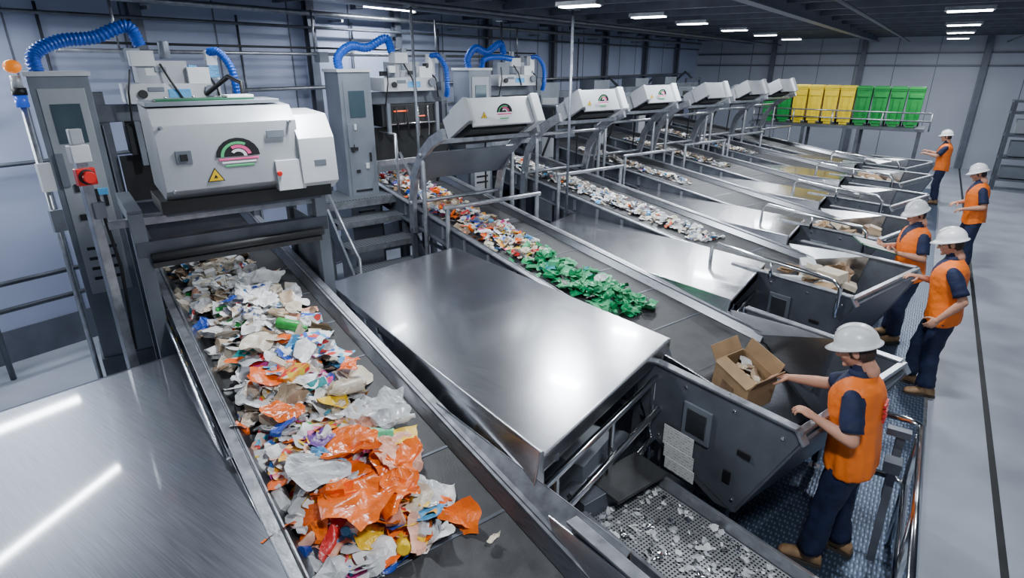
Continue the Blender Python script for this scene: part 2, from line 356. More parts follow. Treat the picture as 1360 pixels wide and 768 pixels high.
# ------------------------------------------------------------------ tables (steel covers)
def table(pts,z,name='steel_cover_table',under=True,flange=True,m='brushed_steel'):
    b=MB(); nr,fr,fl,nl=[Vector((*p,z)) for p in pts]
    n=16
    e=(fr-nr).normalized(); a=(nl-nr).normalized()
    up=Vector((0,0,1)); L1=(nl-nr).length
    pl=[(-.0,-.10),(0,-.012),(.015,0)]+[(L1*t/n,0) for t in range(1,n+1)]+[(L1+.06,-.015),(L1+.11,-.05),(L1+.13,-.11)]
    vs=[];fs=[]
    for (d,h) in pl:
        f=d/L1
        vs.append(nr.lerp(nl,f)+up*h); vs.append(fr.lerp(fl,f)+up*h)
    for i in range(len(pl)-1): fs.append((2*i,2*i+1,2*i+3,2*i+2))
    b.add(vs,fs,m,False)
    b.add([v-up*.012 for v in vs],fs,m,False)
    b.sheet([nr,nl,nl-up*.07,nr-up*.07],.01,m); b.sheet([fr,fl,fl-up*.07,fr-up*.07],.01,m)
    if flange:
        p=nr; q=nr.lerp(nl,.55); off=-e*.02
        b.sheet([p+off+up*.035,q+off+up*.02,q+off-up*.14-e*.03,p+off-up*.20-e*.07],.012,m)
        b.sheet([p+off+up*.035,p+off-up*.20-e*.07,p+off-up*.20+e*.04,p+off+up*.03+e*.03],.012,m)
    if under:
        ins=.14
        for f in (.06,.35,.65,.94):
            for (A,B,sg) in ((nr,nl,1),(fr,fl,-1)):
                q=A.lerp(B,f)+e*ins*sg; b.beam((q.x,q.y,0),(q.x,q.y,z-.05),.06,.06,'frame_grey'); b.box((q.x,q.y,.01),(.14,.14,.02),'frame_grey')
            A=nr.lerp(nl,f);B=fr.lerp(fl,f)
            for zz in (z-.07,.35): b.beam((A.x,A.y,zz),(B.x,B.y,zz),.05,.06,'frame_grey')
        for f0,sg in ((0,1),(1,-1)):
            A=nr.lerp(fr,f0)+e*ins*sg; B=nl.lerp(fl,f0)+e*ins*sg
            for zz in (z-.1,.7,.35): b.beam((A.x,A.y,zz),(B.x,B.y,zz),.05,.05,'frame_grey')
        o_=Vector((.10,0,0))
        for zz,oo in ((z-.25,.0),(z-.5,.12),(z-.8,.04)):
            A=nr+a*.02+e*.05+o_*oo*4; B=fr-e*.02+o_*oo*4
            b.tube([(A.x-.12,A.y,zz),(A.x+.0,A.y,zz),(B.x,B.y,zz),(B.x-.12,B.y,zz)],.024,'chrome')
        for t in (.1,.5,.9):
            A=nr.lerp(fr,t); b.tube([(A.x-.02,A.y,0.0),(A.x-.02,A.y,z-.25)],.022,'chrome')
        c=(nr+fr)/2+a*.35; b.box((c.x,c.y,.55),(.35,.5,.35),'cabinet_grey'); b.tube([(c.x+.15,c.y-.5,.5),(c.x+.15,c.y+.5,.5)],.09,'frame_grey',14)
        b.box((c.x-.1,c.y,.18),(.5,.9,.36),'black')
    return b.build(name,None,bevel=.003)
table([(-1.38,2.29),(-1.34,4.10),(-4.29,5.02),(-4.53,3.40)],1.35)
def tb(k,z=1.22,xr=-1.25,xl=-4.2):
    yc=lambda i,x: YS[i]-(x+1.94)*.335
    lo=lambda x: yc(k-1,x)+.66; hi=lambda x: yc(k,x)-.62
    table([(xr,lo(xr)),(xr,hi(xr)),(xl,hi(xl)),(xl,lo(xl))],z)
for k in range(2,7): tb(k)
yc0=lambda x: 1.72-(x+1.94)*.335-.66
table([(-.6,yc0(-.6)-1.9),(-.6,yc0(-.6)),(-4.55,yc0(-4.55)),(-4.75,yc0(-4.75)-1.9)],1.2,flange=False,m='table_dark_steel')

# ------------------------------------------------------------------ scanner gantries
def logo(b,s,n,z,sz):
    def arc(r0,r1,a0,a1,m,d):
        st=10; o=[];i_=[]
        for t in range(st+1):
            a=R(a0+(a1-a0)*t/st); o.append((n+math.cos(a)*r1*1.15,z+math.sin(a)*r1)); i_.append((n+math.cos(a)*r0*1.15,z+math.sin(a)*r0))
        for t in range(st): b.add([(s+d,*o[t]),(s+d,*o[t+1]),(s+d,*i_[t+1]),(s+d,*i_[t])],[(0,1,2,3)],m)
    arc(0,sz,0,180,'black',.004); arc(sz*.45,sz*.62,10,120,'pink',.006); arc(sz*.25,sz*.4,0,140,'white_plastic',.006); arc(sz*.66,sz*.8,60,180,'logo_green',.006)
    for j,m in enumerate(('pink','white_plastic','logo_green')): b.box((s+.005,n,z-.02-.025*j),(.006,sz*2.1-.04*j,.015),m)
def warn(b,s,n,z,r):
    for rr,m,d in ((r,'black',.004),(r*.82,'yellow',.006),(r*.25,'black',.008)):
        b.add([(s+d,n-rr*.9,z-rr*.5),(s+d,n+rr*.9,z-rr*.5),(s+d,n,z+rr)],[(0,1,2)],m)
def big_head():
    b=MB(); g=-2.9
    pr=[(g-.40,2.42),(g+.20,2.38),(g+.30,2.46),(g+.26,2.93),(g+.14,3.04),(g-.40,3.06)]
    b.prism(pr,-.48,.54,'machine_grey')
    b.prism([(g-.30,2.40),(g+.20,2.34),(g+.34,2.42),(g+.32,2.78),(g+.18,2.96),(g-.30,2.98)],.52,.82,'machine_light')
    b.prism([(g-.02,2.40),(g+.33,2.38),(g+.31,2.62),(g-.02,2.62)],.32,.54,'machine_light')
    b.box((g-.12,.0,3.07),(.42,.96,.03),'cabinet_grey'); b.box((g-.05,-.05,3.09),(.20,.7,.02),'dark_green'); b.box((g-.05,.2,3.11),(.18,.2,.02),'white_plastic')
    b.box((g+.0,.12,2.34),(.55,1.3,.10),'black'); b.box((g+.05,.1,2.28),(.3,1.2,.05),'frame_grey')
    logo(b,g+.285,.06,2.68,.14); warn(b,g+.30,-.13,2.54,.07)
    b.box((g+.285,-.32,2.70),(.01,.11,.10),'cabinet_grey'); b.box((g+.293,-.32,2.70),(.008,.05,.05),'black')
    b.box((g+.285,.36,2.83),(.012,.14,.06),'cabinet_grey'); b.tube([(g+.27,.34,2.52),(g+.34,.34,2.52)],.02,'red',10)
    b.box((g+.33,.68,2.58),(.012,.10,.05),'cabinet_grey')
    for n in (-.43,.48): 
        for z in (2.46,2.92): b.tube([(g+.25,n,z),(g+.31,n,z)],.012,'chrome',8)
    for n in (-.3,-.1,.1,.3): b.tube([(g-.2,n,3.08),(g-.2,n,3.11)],.014,'chrome',8)
    b.tube([(g-.3,.3,3.06),(g-.3,.3,3.2),(g-.5,.25,3.25),(g-.75,.1,3.1)],.02,'black',8)
    for n in (-.70,.70):
        b.beam((g+.10,n,0),(g+.10,n,2.30),.10,.12,'cabinet_grey'); b.beam((g-.75,n,0),(g-.75,n,2.30),.08,.10,'frame_grey'); b.beam((g-.75,n,2.27),(g+.14,n,2.27),.10,.10,'cabinet_grey')
        b.box((g+.10,n,.01),(.2,.2,.02),'frame_grey')
        b.sheet([(g-.7,n,1.4),(g+.05,n,1.4),(g+.05,n,2.0),(g-.7,n,2.0)],.012,'cabinet_grey')
    b.beam((g+.12,-.74,2.02),(g+.12,.74,2.02),.10,.12,'frame_grey'); b.beam((g+.14,-.66,1.90),(g+.14,.66,1.90),.16,.04,'rubber'); b.beam((g-.6,-.74,2.2),(g-.6,.74,2.2),.1,.1,'frame_grey')
    b.tube([(g+.2,-.66,1.96),(g+.2,.68,1.96)],.035,'black',14)
    b.beam((g+.05,-.88,2.22),(g+.05,.80,2.22),.06,.06,'galvanised')
    b.build('optical_sorter_head',UM(0),bevel=.018)
big_head()
def gantry(k,g=-2.9,hw=.45):
    b=MB()
    n0=-.66;n1=.72
    for n in (n0,n1):
        b.tube([(g-.25,n,0),(g-.25,n,2.35)],.03,'galvanised'); b.tube([(g+.3,n,0),(g+.3,n,1.75)],.028,'galvanised')
        pts=[(g-.60,1.25),(g-.58,1.65),(g-.48,2.02),(g-.26,2.30),(g+.0,2.48),(g+.30,2.60)]; w=.065; last=len(pts)-1
        P_=[]
        for i,p in enumerate(pts):
            q=Vector(pts[min(i+1,last)])-Vector(pts[max(i-1,0)]); q.normalize(); P_.append((p,Vector((-q.y,q.x))))
        poly=[(p[0]+d.x*w,p[1]+d.y*w) for p,d in P_]+[(p[0]-d.x*w,p[1]-d.y*w) for p,d in P_[::-1]]
        b.prism(poly,n-.025,n+.025,'galvanised')
        b.beam((g-.60,n,0),(g-.60,n,1.3),.06,.06,'frame_grey')
    for (s,z) in ((g-.25,2.3),(g-.58,1.65),(g+.3,1.74)): b.tube([(s,n0-.05,z),(s,n1+.05,z)],.028,'galvanised')
    b.beam((g+.15,n0,2.50),(g+.15,n1,2.50),.05,.05,'galvanised')
    if k==1: b.sheet([(g-.52,n0,1.95),(g-.52,n1,1.95),(g-.1,n1,2.34),(g-.1,n0,2.34)],.015,'cabinet_grey')
    c=(g+.05,.12,2.72); rx=(0,-28,0)
    b.box(c,(.56,hw*2,.26),'machine_grey',rot=rx); 
    rm=Euler((0,R(-28),0)).to_matrix()
    def L_(x,y,z): return Vector(c)+rm@Vector((x,y,z))
    b.box(L_(.0,0,.14),(.46,hw*1.8,.03),'cabinet_grey',rot=rx); b.box(L_(.29,0,-.04),(.04,hw*1.9,.34),'machine_light' if k==1 else 'machine_grey',rot=rx); b.box(L_(-.05,0,-.17),(.45,hw*1.8,.08),'black',rot=rx)
    b.box(L_(.05,.1,.16),(.2,.4,.02),'dark_green',rot=rx); b.box(L_(-.12,-.15,.18),(.12,.16,.06),'cabinet_grey',rot=rx)
    b.box(L_(.18,hw+.05,-.04),(.36,.12,.36),'machine_light',rot=rx); b.box(L_(.18,-hw-.03,-.02),(.36,.06,.28),'machine_grey',rot=rx)
    if k<4:
        q=L_(.315,0,-.06); logo(b,q.x+.04,q.y+.0,q.z-.0,.10); warn(b,q.x+.05,q.y-.30,q.z-.03,.05)
    b.tube([L_(-.3,-.3,.1),L_(-.45,-.3,.2),L_(-.6,-.3,-.1),(g-.55,-.3,1.9)],.02,'black'); b.tube([L_(-.2,.3,.14),L_(-.35,.3,.3),L_(-.6,.35,.1),(g-.58,.5,1.7)],.014,'black',8)
    b.build('optical_sorter_head',UM(k),bevel=.01)
for k,g,hw in ((1,-2.85,.47),(2,-2.9,.40),(3,-2.9,.38),(4,-2.5,.32),(5,-2.2,.32),(6,-1.9,.30)): gantry(k,g,hw)
for (x,y) in ((-4.38,7.80),(-5.9,6.20),(-6.6,9.2)):
    b=MB(); b.tube([(0,0,0),(0,0,4.05)],.02,'frame_grey'); b.box((0,0,.01),(.14,.14,.02),'frame_grey'); b.box((0,0,4.05),(.14,.14,.02),'frame_grey'); b.build('support_pole',Matrix.Translation((x,y,0)))

# ------------------------------------------------------------------ robotic pickers / towers
def hose(b,pts,r):
    P_=[Vector(p) for p in pts]; out=[]
    P_=[P_[0]*2-P_[1]]+P_+[P_[-1]*2-P_[-2]]
    for i in range(1,len(P_)-2):
        for t in range(16):
            t/=16; a,b_,c,d=P_[i-1:i+3]
            out.append(.5*((2*b_)+(c-a)*t+(2*a-5*b_+4*c-d)*t*t+(3*b_-a-3*c+d)*t**3))
    b.tube(out,r,'hose_blue',12,rf=lambda i:r*(1.0 if i%2 else .78))
def tower(k,full=True):
    rnd=random.Random(k+3)
    b=MB(); g=-4.75; tn=-.93
    b.box((g+.15,tn,1.9),(.5,.44,2.7),'cabinet_grey'); b.box((g+.405,tn,2.2),(.012,.34,1.9),'machine_grey' if k!=1 else 'cabinet_grey'); b.box((g+.415,tn,2.85),(.01,.22,.34),'glass_dark'); b.box((g+.415,tn+.13,2.15),(.02,.03,.12),'black')
    b.box((g+.15,tn,.28),(.54,.48,.56),'frame_grey'); b.box((g+.15,tn,3.27),(.54,.48,.04),'machine_light')
    for z in (1.4,1.5,1.6,1.7): b.box((g+.415,tn,z),(.01,.24,.03),'black')
    b.box((g+.42,tn-.14,2.45),(.03,.06,.3),'cabinet_grey')
    for i in range(5): b.box((g+.42,tn+rnd.uniform(-.12,.12),rnd.uniform(1.9,2.6)),(.02,rnd.uniform(.03,.09),rnd.uniform(.03,.1)),rnd.choice(['black','w_ltblue','machine_light','frame_grey']))
    for n in (-.66,.62):
        b.beam((g,n,0),(g,n,3.1),.10,.12,'frame_grey'); b.beam((g-.5,n,0),(g-.5,n,2.9),.09,.09,'frame_grey')
    b.beam((g,-.70,2.9),(g,.66,2.9),.14,.16,'frame_grey'); b.beam((g-.5,-.70,2.85),(g-.5,.66,2.85),.1,.1,'frame_grey')
    b.box((g,-.04,2.66),(.42,.9,.30),'black'); b.box((g+.215,-.2,2.72),(.01,.22,.02),'glow'); b.box((g+.215,.12,2.64),(.01,.14,.015),'glow')
    b.box((g+.23,-.40,2.62),(.05,.05,.42),'cabinet_grey'); b.box((g+.23,.38,2.62),(.05,.05,.42),'cabinet_grey'); b.tube([(g+.24,-.38,2.55),(g+.24,.36,2.55)],.015,'chrome',8)
    for n in (-.28,-.12,.06,.22): b.tube([(g+.24,n,2.78),(g+.27,n,2.5),(g+.2,n+.03,2.36)],.011,'black' if n<0 else 'chrome',8)
    dz=(0,.03,-.02)[k]
    b.box((g,-.02,3.08),(.5,.84,.18),'machine_light'); b.box((g-.02,-.08+.05*k,3.27),(.36,.44-.05*k,.22),'machine_grey'); b.box((g+.12,-.24+.1*k,3.40+dz),(.2,.2,.14),'machine_light')
    b.box((g+.1,.22,3.24),(.3,.2,.16),'white_plastic'); b.tube([(g+.26,.3,3.1),(g+.30,.3,3.1)],.055,'cabinet_grey',14); b.tube([(g+.26,-.3,3.08),(g+.29,-.3,3.08)],.04,'black',14)
    b.box((g+.255,.02,3.08),(.01,.2,.08),'w_ltblue'); b.box((g+.1,.38,3.34),(.1,.1,.28),'white_plastic'); b.tube([(g+.05,-.02,3.4),(g+.05,-.02,3.56)],.05,'cabinet_grey',14)
    b.box((g+.17,-.1,3.30),(.01,.10,.05),'cabinet_grey'); b.box((g+.255,.30,3.12),(.012,.10,.03),'black'); b.box((g+.255,-.18,3.12),(.012,.14,.04),'cabinet_grey')
    for i in range(8): b.box((g+rnd.uniform(.0,.22),rnd.uniform(-.38,.38),rnd.uniform(3.16,3.34)),(rnd.uniform(.05,.12),rnd.uniform(.04,.1),rnd.uniform(.04,.12)),rnd.choice(['cabinet_grey','machine_light','black','white_plastic','w_ltblue']))
    b.tube([(g+.2,-.1,3.35),(g+.3,-.05,3.2),(g+.26,.05,3.0)],.012,'black',8); b.tube([(g+.1,.3,3.3),(g+.3,.35,3.15),(g+.26,.4,2.9)],.012,'black',8); b.tube([(g+.2,-.36,3.3),(g+.32,-.42,3.1),(g+.24,-.44,2.8)],.010,'black',8)
    hose(b,[(g+.3,tn-.12,3.2),(g+.22,tn-.13,3.42),(g+.15,-.85,3.54+.03*k),(g+.1,-.58,3.58-.02*k),(g+.1,-.30,3.68),(g+.1,-.22,3.5)],.062)
    hose(b,[(g+.12,.36,3.46),(g+.22,.44,3.46),(g+.3,.52,3.3),(g+.3,.54,3.05),(g+.2,.58,2.9)],.042)
    if k==2: hose(b,[(g+.3,tn+.1,3.28),(g+.3,tn+.15,3.42),(g+.25,-.5,3.46),(g+.2,-.2,3.44),(g+.1,.1,3.4)],.05)
    if k: b.box((g+.1,1.05,2.3),(.5,.5,.55),'frame_grey'); b.box((g+.36,1.05,2.35),(.01,.38,.3),'black'); b.beam((g+.1,1.05,0),(g+.1,1.05,2.05),.08,.08,'frame_grey'); b.box((g+.1,1.05,2.6),(.44,.44,.04),'galvanised')
    b.box((g+.1,0,2.25),(.03,1.2,.5),'black'); b.beam((g+.1,-.7,2.0),(g+.1,.64,2.0),.08,.08,'galvanised')
    b.sheet([(g-.5,-.68,1.6),(g+.1,-.68,1.6),(g+.1,-.68,2.8),(g-.5,-.68,2.8)],.012,'cabinet_grey')
    b.sheet([(g-.5,.64,1.6),(g+.1,.64,1.6),(g+.1,.64,2.8),(g-.5,.64,2.8)],.012,'cabinet_grey')
    b.build('robotic_picker',UM(k),bevel=.01)
for k in (0,1,2): tower(k)
for k in (3,4,5,6):
    b=MB(); b.box((-4.8,-.9,1.5),(.5,.5,3.0),'cabinet_grey'); b.box((-4.54,-.9,2.1),(.012,.4,1.2),'machine_grey')
    for n in (-.62,.64): b.beam((-4.8,n,0),(-4.8,n,2.8),.1,.1,'frame_grey')
    b.beam((-4.8,-.65,2.75),(-4.8,.67,2.75),.12,.14,'frame_grey'); b.box((-4.8,0,2.5),(.5,1.0,.4),'cabinet_grey'); b.box((-4.54,0,2.5),(.012,.6,.2),'black')
    b.build('sorter_cabinet',UM(k),bevel=.01)

b=MB(); b.tube([(0,0,0),(0,0,3.0)],.025,'galvanised'); b.box((0,0,.01),(.2,.2,.02),'frame_grey'); b.tube([(0,0,3.0),(0,0,3.10)],.05,'blue_lamp',14); b.tube([(0,0,3.1),(0,0,3.16)],.055,'black',14); b.tube([(0,0,3.16),(0,0,3.26)],.04,'machine_light',14)
b.ell((0,0,3.33),(.065,.065,.055),'orange_lamp'); b.box((.06,0,2.4),(.06,.1,.25),'machine_light'); b.box((.05,0,2.0),(.05,.1,.2),'cabinet_grey')
b.build('signal_beacon_pole',Matrix.Translation((-6.50,1.96,0)))
b=MB(); b.beam((0,0,0),(0,0,2.72),.07,.07,'galvanised'); b.box((0,0,.01),(.2,.2,.02),'frame_grey'); b.box((.02,0,2.76),(.08,.12,.12),'machine_light'); b.tube([(.06,0,2.6),(.11,0,2.6)],.042,'red',16); b.tube([(.03,0,2.6),(.07,0,2.6)],.055,'black',16)
b.box((.03,0,2.6),(.06,.12,.12),'red'); b.box((.03,.0,2.88),(.05,.08,.10),'machine_grey'); b.tube([(0,.05,2.5),(.03,.08,1.9),(0,.05,1.2)],.012,'black'); b.box((.03,.03,2.35),(.05,.08,.12),'cabinet_grey')
b.build('emergency_stop_post',Matrix.Translation((-4.92,1.72,0)),bevel=.005)

b=MB()
for i in range(5):
    b.box((-.28*i,0,.30+.27*i),(.34,1.0,.035),'tread'); b.box((-.28*i+.17,0,.28+.27*i),(.012,1.0,.08),'galvanised')
b.box((-1.55,0,1.62),(.75,1.1,.04),'tread'); b.box((-1.18,0,1.58),(.02,1.1,.10),'galvanised')
for y in (-.53,.53):
    b.beam((.22,y,.05),(-1.25,y,1.5),.03,.2,'frame_grey')
    for x in (-1.2,-1.9): b.beam((x,y,0),(x,y,1.6),.06,.06,'frame_grey')
b.tube([(-1.2,.53,1.6),(-1.2,.53,2.45),(-1.9,.53,2.45),(-1.9,.53,1.6)],.022,'galvanised')
b.tube([(-.1,-.58,0),(-.1,-.58,1.15),(-1.2,-.58,2.0)],.02,'galvanised'); b.tube([(-.1,.58,.3),(-.1,.58,1.15),(-1.2,.58,2.2)],.02,'galvanised')
b.build('steel_stairs',Matrix.Translation((-5.05,5.0,0))@Matrix.Rotation(ANG,4,'Z'))

# ------------------------------------------------------------------ walkway plate, tray, railing
b=MB(); b.box((0,0,.012),(1.55,22,.024),'diamond_plate'); b.box((.78,0,.015),(.03,22,.03),'galvanised')
b.build('walkway_checker_plate',Matrix.Translation((-.24,9.5,0)))
b=MB()
b.box((.0,0,.0),(1.5,.66,.02),'perforated')
for y in (-.35,.35): b.box((0,y,.03),(1.5,.03,.14),'galvanised')
b.box((-.82,.0,.05),(.16,.7,.2),'frame_grey'); b.box((-.78,.1,.14),(.3,.5,.03),'rubber')
for x in (-.7,.6):
    for y in (-.3,.3): b.beam((x,y,-.5),(x,y,0),.05,.05,'frame_grey')
b.build('perforated_glass_tray',Matrix.Translation((-.55,2.90,.50))@Matrix.Rotation(ANG,4,'Z'),bevel=.004)
b=MB()
for z in (1.03,.55): b.tube([(0,-2.0,z),(0,0,z)],.024,'chrome')
for z in (1.03,.55): b.tube([(0,0,z),(-.07,.05,z),(-.28,.05,z)],.024,'chrome')
for y in (-2,-1.0,0.0): b.tube([(0,y,0),(0,y,1.03)],.024,'chrome')
b.tube([(-.28,.05,0),(-.28,.05,1.03)],.024,'chrome')
b.box((-.10,-.05,.7),(.05,.10,.5),'frame_grey'); b.box((-.12,-.3,.86),(.10,.10,.08),'frame_grey'); b.box((-.12,-.1,1.0),(.14,.06,.05),'frame_grey')
b.beam((-.10,-.35,.1),(-.10,-.05,.95),.05,.04,'frame_grey')
b.build('safety_railing',Matrix.Translation((.36,4.36,.02)))

# ------------------------------------------------------------------ mezzanine + wheelie bins
b=MB(); b.box((0,0,1.72),(4.4,1.1,.08),'frame_grey')
for x in (-2.1,-.7,.7,2.1):
    for y in (-.5,.5): b.beam((x,y,0),(x,y,1.7),.08,.08,'frame_grey')
for z in (2.15,1.95): b.tube([(-2.1,-.52,z),(2.3,-.52,z),(2.3,.5,z)],.02,'galvanised')
for x in (-2.1,-1,0,1.2,2.3): b.tube([(x,-.52,1.7),(x,-.52,2.15)],.02,'galvanised')
b.build('mezzanine_platform',Matrix.Translation((-2.35,19.6,0)))
def bin_(x,y,z,m):
    b=MB()
    for (z0,z1,a0,a1,c0,c1) in ((.06,.95,.16,.185,.20,.26),):
        b.add([(-a0,-c0,z0),(a0,-c0,z0),(a0,c0,z0),(-a0,c0,z0),(-a1,-c1,z1),(a1,-c1,z1),(a1,c1,z1),(-a1,c1,z1)],[(0,3,2,1),(0,1,5,4),(1,2,6,5),(2,3,7,6),(3,0,4,7),(4,5,6,7)],m)
    b.box((0,0,.94),(.385,.56,.04),m); b.prism([(-.195,.96),(.195,.96),(.17,1.03),(-.17,1.03)],-.30,.24,m)
    b.box((0,-.27,.80),(.30,.02,.10),m)
    b.tube([(-.16,.30,1.0),(.16,.30,1.0)],.015,m); b.tube([(-.19,.2,.09),(-.15,.2,.09)],.09,'black',14); b.tube([(.15,.2,.09),(.19,.2,.09)],.09,'black',14)
    b.box((0,-.15,.035),(.2,.06,.07),m); b.box((-.08,-.24,.45),(.02,.03,.6),m); b.box((.08,-.24,.45),(.02,.03,.6),m)
    b.build('wheelie_bin',Matrix.Translation((x,y,z)),bevel=.008)
for i in range(10): bin_(-4.1+i*.40,19.6,1.76,'bin_green' if i in(0,1) or i>5 else 'bin_yellow')
b=MB()
for x in (-.5,.5):
    for y in (-.3,.3): b.beam((x,y,0),(x,y,2.4),.08,.08,'frame_grey')
for z in (.3,.9,1.5,2.1,2.4): b.box((0,0,z),(1.1,.7,.05),'frame_grey')
b.box((0,0,1.15),(.7,.5,.4),'cabinet_grey'); b.box((-.1,0,1.75),(.5,.4,.35),'machine_grey'); b.box((.2,-.26,1.75),(.1,.02,.1),'red'); b.box((0,0,.5),(.8,.5,.3),'cabinet_grey')
b.build('equipment_rack',Matrix.Translation((2.25,21.8,0)))

# ------------------------------------------------------------------ rubbish
def piece(b,c,size,m,kind=None,flat=.36):
    kind=kind or random.choices(['sheet','ball','box','bottle','cup'],[.78,.10,.06,.03,.03])[0]
    rot=Euler((random.gauss(0,flat),random.gauss(0,flat),random.uniform(0,6.28))).to_matrix(); c=Vector(c); sd=Vector((random.uniform(0,90),random.uniform(0,90),random.uniform(0,90)))
    if kind=='sheet':
        g=7 if size<.12 else (9 if size<.25 else 16); asp=random.uniform(.5,1.0); vs=[];fs=[]; amp=size*random.uniform(.09,.22); fr=random.uniform(1.0,1.9)/size
        if size>.3: amp=size*.13; fr=2.4/size
        cut=random.random()*.35
        for i in range(g):
            for j in range(g):
                x=(i/(g-1)-.5); y=(j/(g-1)-.5)
                q=1-cut*max(0,(abs(x)+abs(y))*2-1)
                x*=size*q; y*=size*asp*q
                e=noise.noise_vector(Vector((x,y,0))*fr*1.2+sd)*size*.22+noise.noise_vector(Vector((x,y,5))*fr*3+sd)*size*.05
                p1=Vector((x*fr,y*fr,0))+sd; p2=Vector((x*fr*2.3,y*fr*2.3,3))+sd
                z=(.5-abs(noise.noise(p1))*2)*amp*.9+(.5-abs(noise.noise(p2))*2)*amp*.45+noise.noise(p1*.6)*amp
                vs.append(c+rot@Vector((x+e.x,y+e.y,z)))
        for i in range(g-1):
            for j in range(g-1): a=i*g+j; fs.append((a,a+1,a+g+1,a+g))
        b.add(vs,fs,m,random.random()<.5)
    elif kind=='ball':
        seg=12;rg=8; rings=[]; rz=random.uniform(.4,.65)
        for i in range(rg+1):
            a=max(.05,min(math.pi-.05,math.pi*i/rg)); ring=[]
            for k in range(seg):
                t=2*math.pi*k/seg; v=Vector((math.sin(a)*math.cos(t),math.sin(a)*math.sin(t),-math.cos(a)*rz))*size*.42
                v*=1+.5*noise.noise(v*(4/size)+sd)+.45*(.5-abs(noise.noise(v*(8/size)+sd))*2); ring.append(c+rot@v)
            rings.append(ring)
        b.loft(rings,m,False)
    elif kind in('bottle','cup'):
        r=size*.17; L_=size*.9 if kind=='bottle' else size*.45; ax=rot@Vector((1,0,.12)); 
        pr=[(0,.7),(.03,1),(.3,1),(.5,.92),(.65,1),(.78,.85),(.88,.4),(.9,.38),(1,.38)] if kind=='bottle' else [(0,.8),(.02,.82),(.9,1.15),(.95,1.25),(1,1.2)]
        pts=[c+ax*((t-.5)*L_) for t,_ in pr]; b.tube(pts,r,m,10,rf=lambda i:r*pr[i][1]*(1 if kind=='bottle' else 1.2))
    else:
        d=(size*.8,size*random.uniform(.4,.7),size*random.uniform(.15,.35)); e=rot
        vs=[c+e@Vector((sx*d[0]/2,sy*d[1]/2,sz*d[2]/2)) for sz in(-1,1) for sy in(-1,1) for sx in(-1,1)]
        b.add(vs,[(0,2,3,1),(4,5,7,6),(0,1,5,4),(2,6,7,3),(0,4,6,2),(1,3,7,5)],m)
def pick(pal):
    ks=list(pal); return 'w_'+random.choices(ks,[pal[k] for k in ks])[0]
def rubbish(k,s0,s1,count,cen,wid,hgt,pal,size):
    b=MB()
    H=lambda s,n: hgt*max(0,1-((n-cen(s))/wid(s))**2)*(.75+.6*noise.noise(Vector((s*3,n*3,k))))*min(1,(s-s0)/.2+.2)*min(1,max(0,(s1-s)/.35))
    ns=int((s1-s0)/.07); nn=12; vs=[]
    for i in range(ns+1):
        s=s0+(s1-s0)*i/ns
        for j in range(nn+1):
            n=cen(s)+wid(s)*(-1+2*j/nn)*.7; vs.append((s,n,bz(s)+.004+H(s,n)*.55))
    for i in range(ns):
        for j in range(nn):
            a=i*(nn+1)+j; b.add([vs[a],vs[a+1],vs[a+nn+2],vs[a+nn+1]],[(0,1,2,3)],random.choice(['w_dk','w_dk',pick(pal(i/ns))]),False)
    for _ in range(count):
        f=random.random(); s=s0+(s1-s0)*f
        e=1+.30*noise.noise(Vector((s*2.2,k*7,1)))
        n=cen(s)+wid(s)*e*max(-1.05,min(1.05,random.gauss(0,.50)))
        z=bz(s)+.018+H(s,n)*random.uniform(.5,1.2)
        piece(b,(s,n,z),size(f)*random.uniform(.5,1.5),pick(pal(f)))
    return b
def pal1(f):
    if f<.2: return dict(cream=5,white=5,tan=4,brown=4,greywhite=3,print3=1,print4=3,ltblue=.4,print1=1.5)
    if f<.55: return dict(cream=8,white=11,tan=3,brown=1.0,greywhite=2.5,film=2,print1=1.4,print4=1.5,ltblue=.4,blue=.5,peach=.4,red=.15,green=.15,orange=.1)
    if f<.76: return dict(white=9,cream=4.5,greywhite=2,film=1.8,ltblue=1.4,blue=.8,orange=1.2,yellow=.6,red=.5,pinkw=.6,print1=2.4,print2=.9,print3=.5,print4=1.2,teal=.5,tan=1)
    return dict(orangefilm=3,orange=1.0,white=5,yellow=1.9,peach=1.5,purple=.6,green=.4,print1=1,print2=1.3,print3=.6,red=.5,pinkw=.7,greywhite=1.6,film=2.4,blue=.5,ltblue=.4,cream=1)
b=rubbish(0,-4.3,.25,1000,lambda s:-.10+.04*math.sin(s*2)-.02*max(0,s+1.5),lambda s:.39,.12,pal1,lambda f:.125+.05*f)
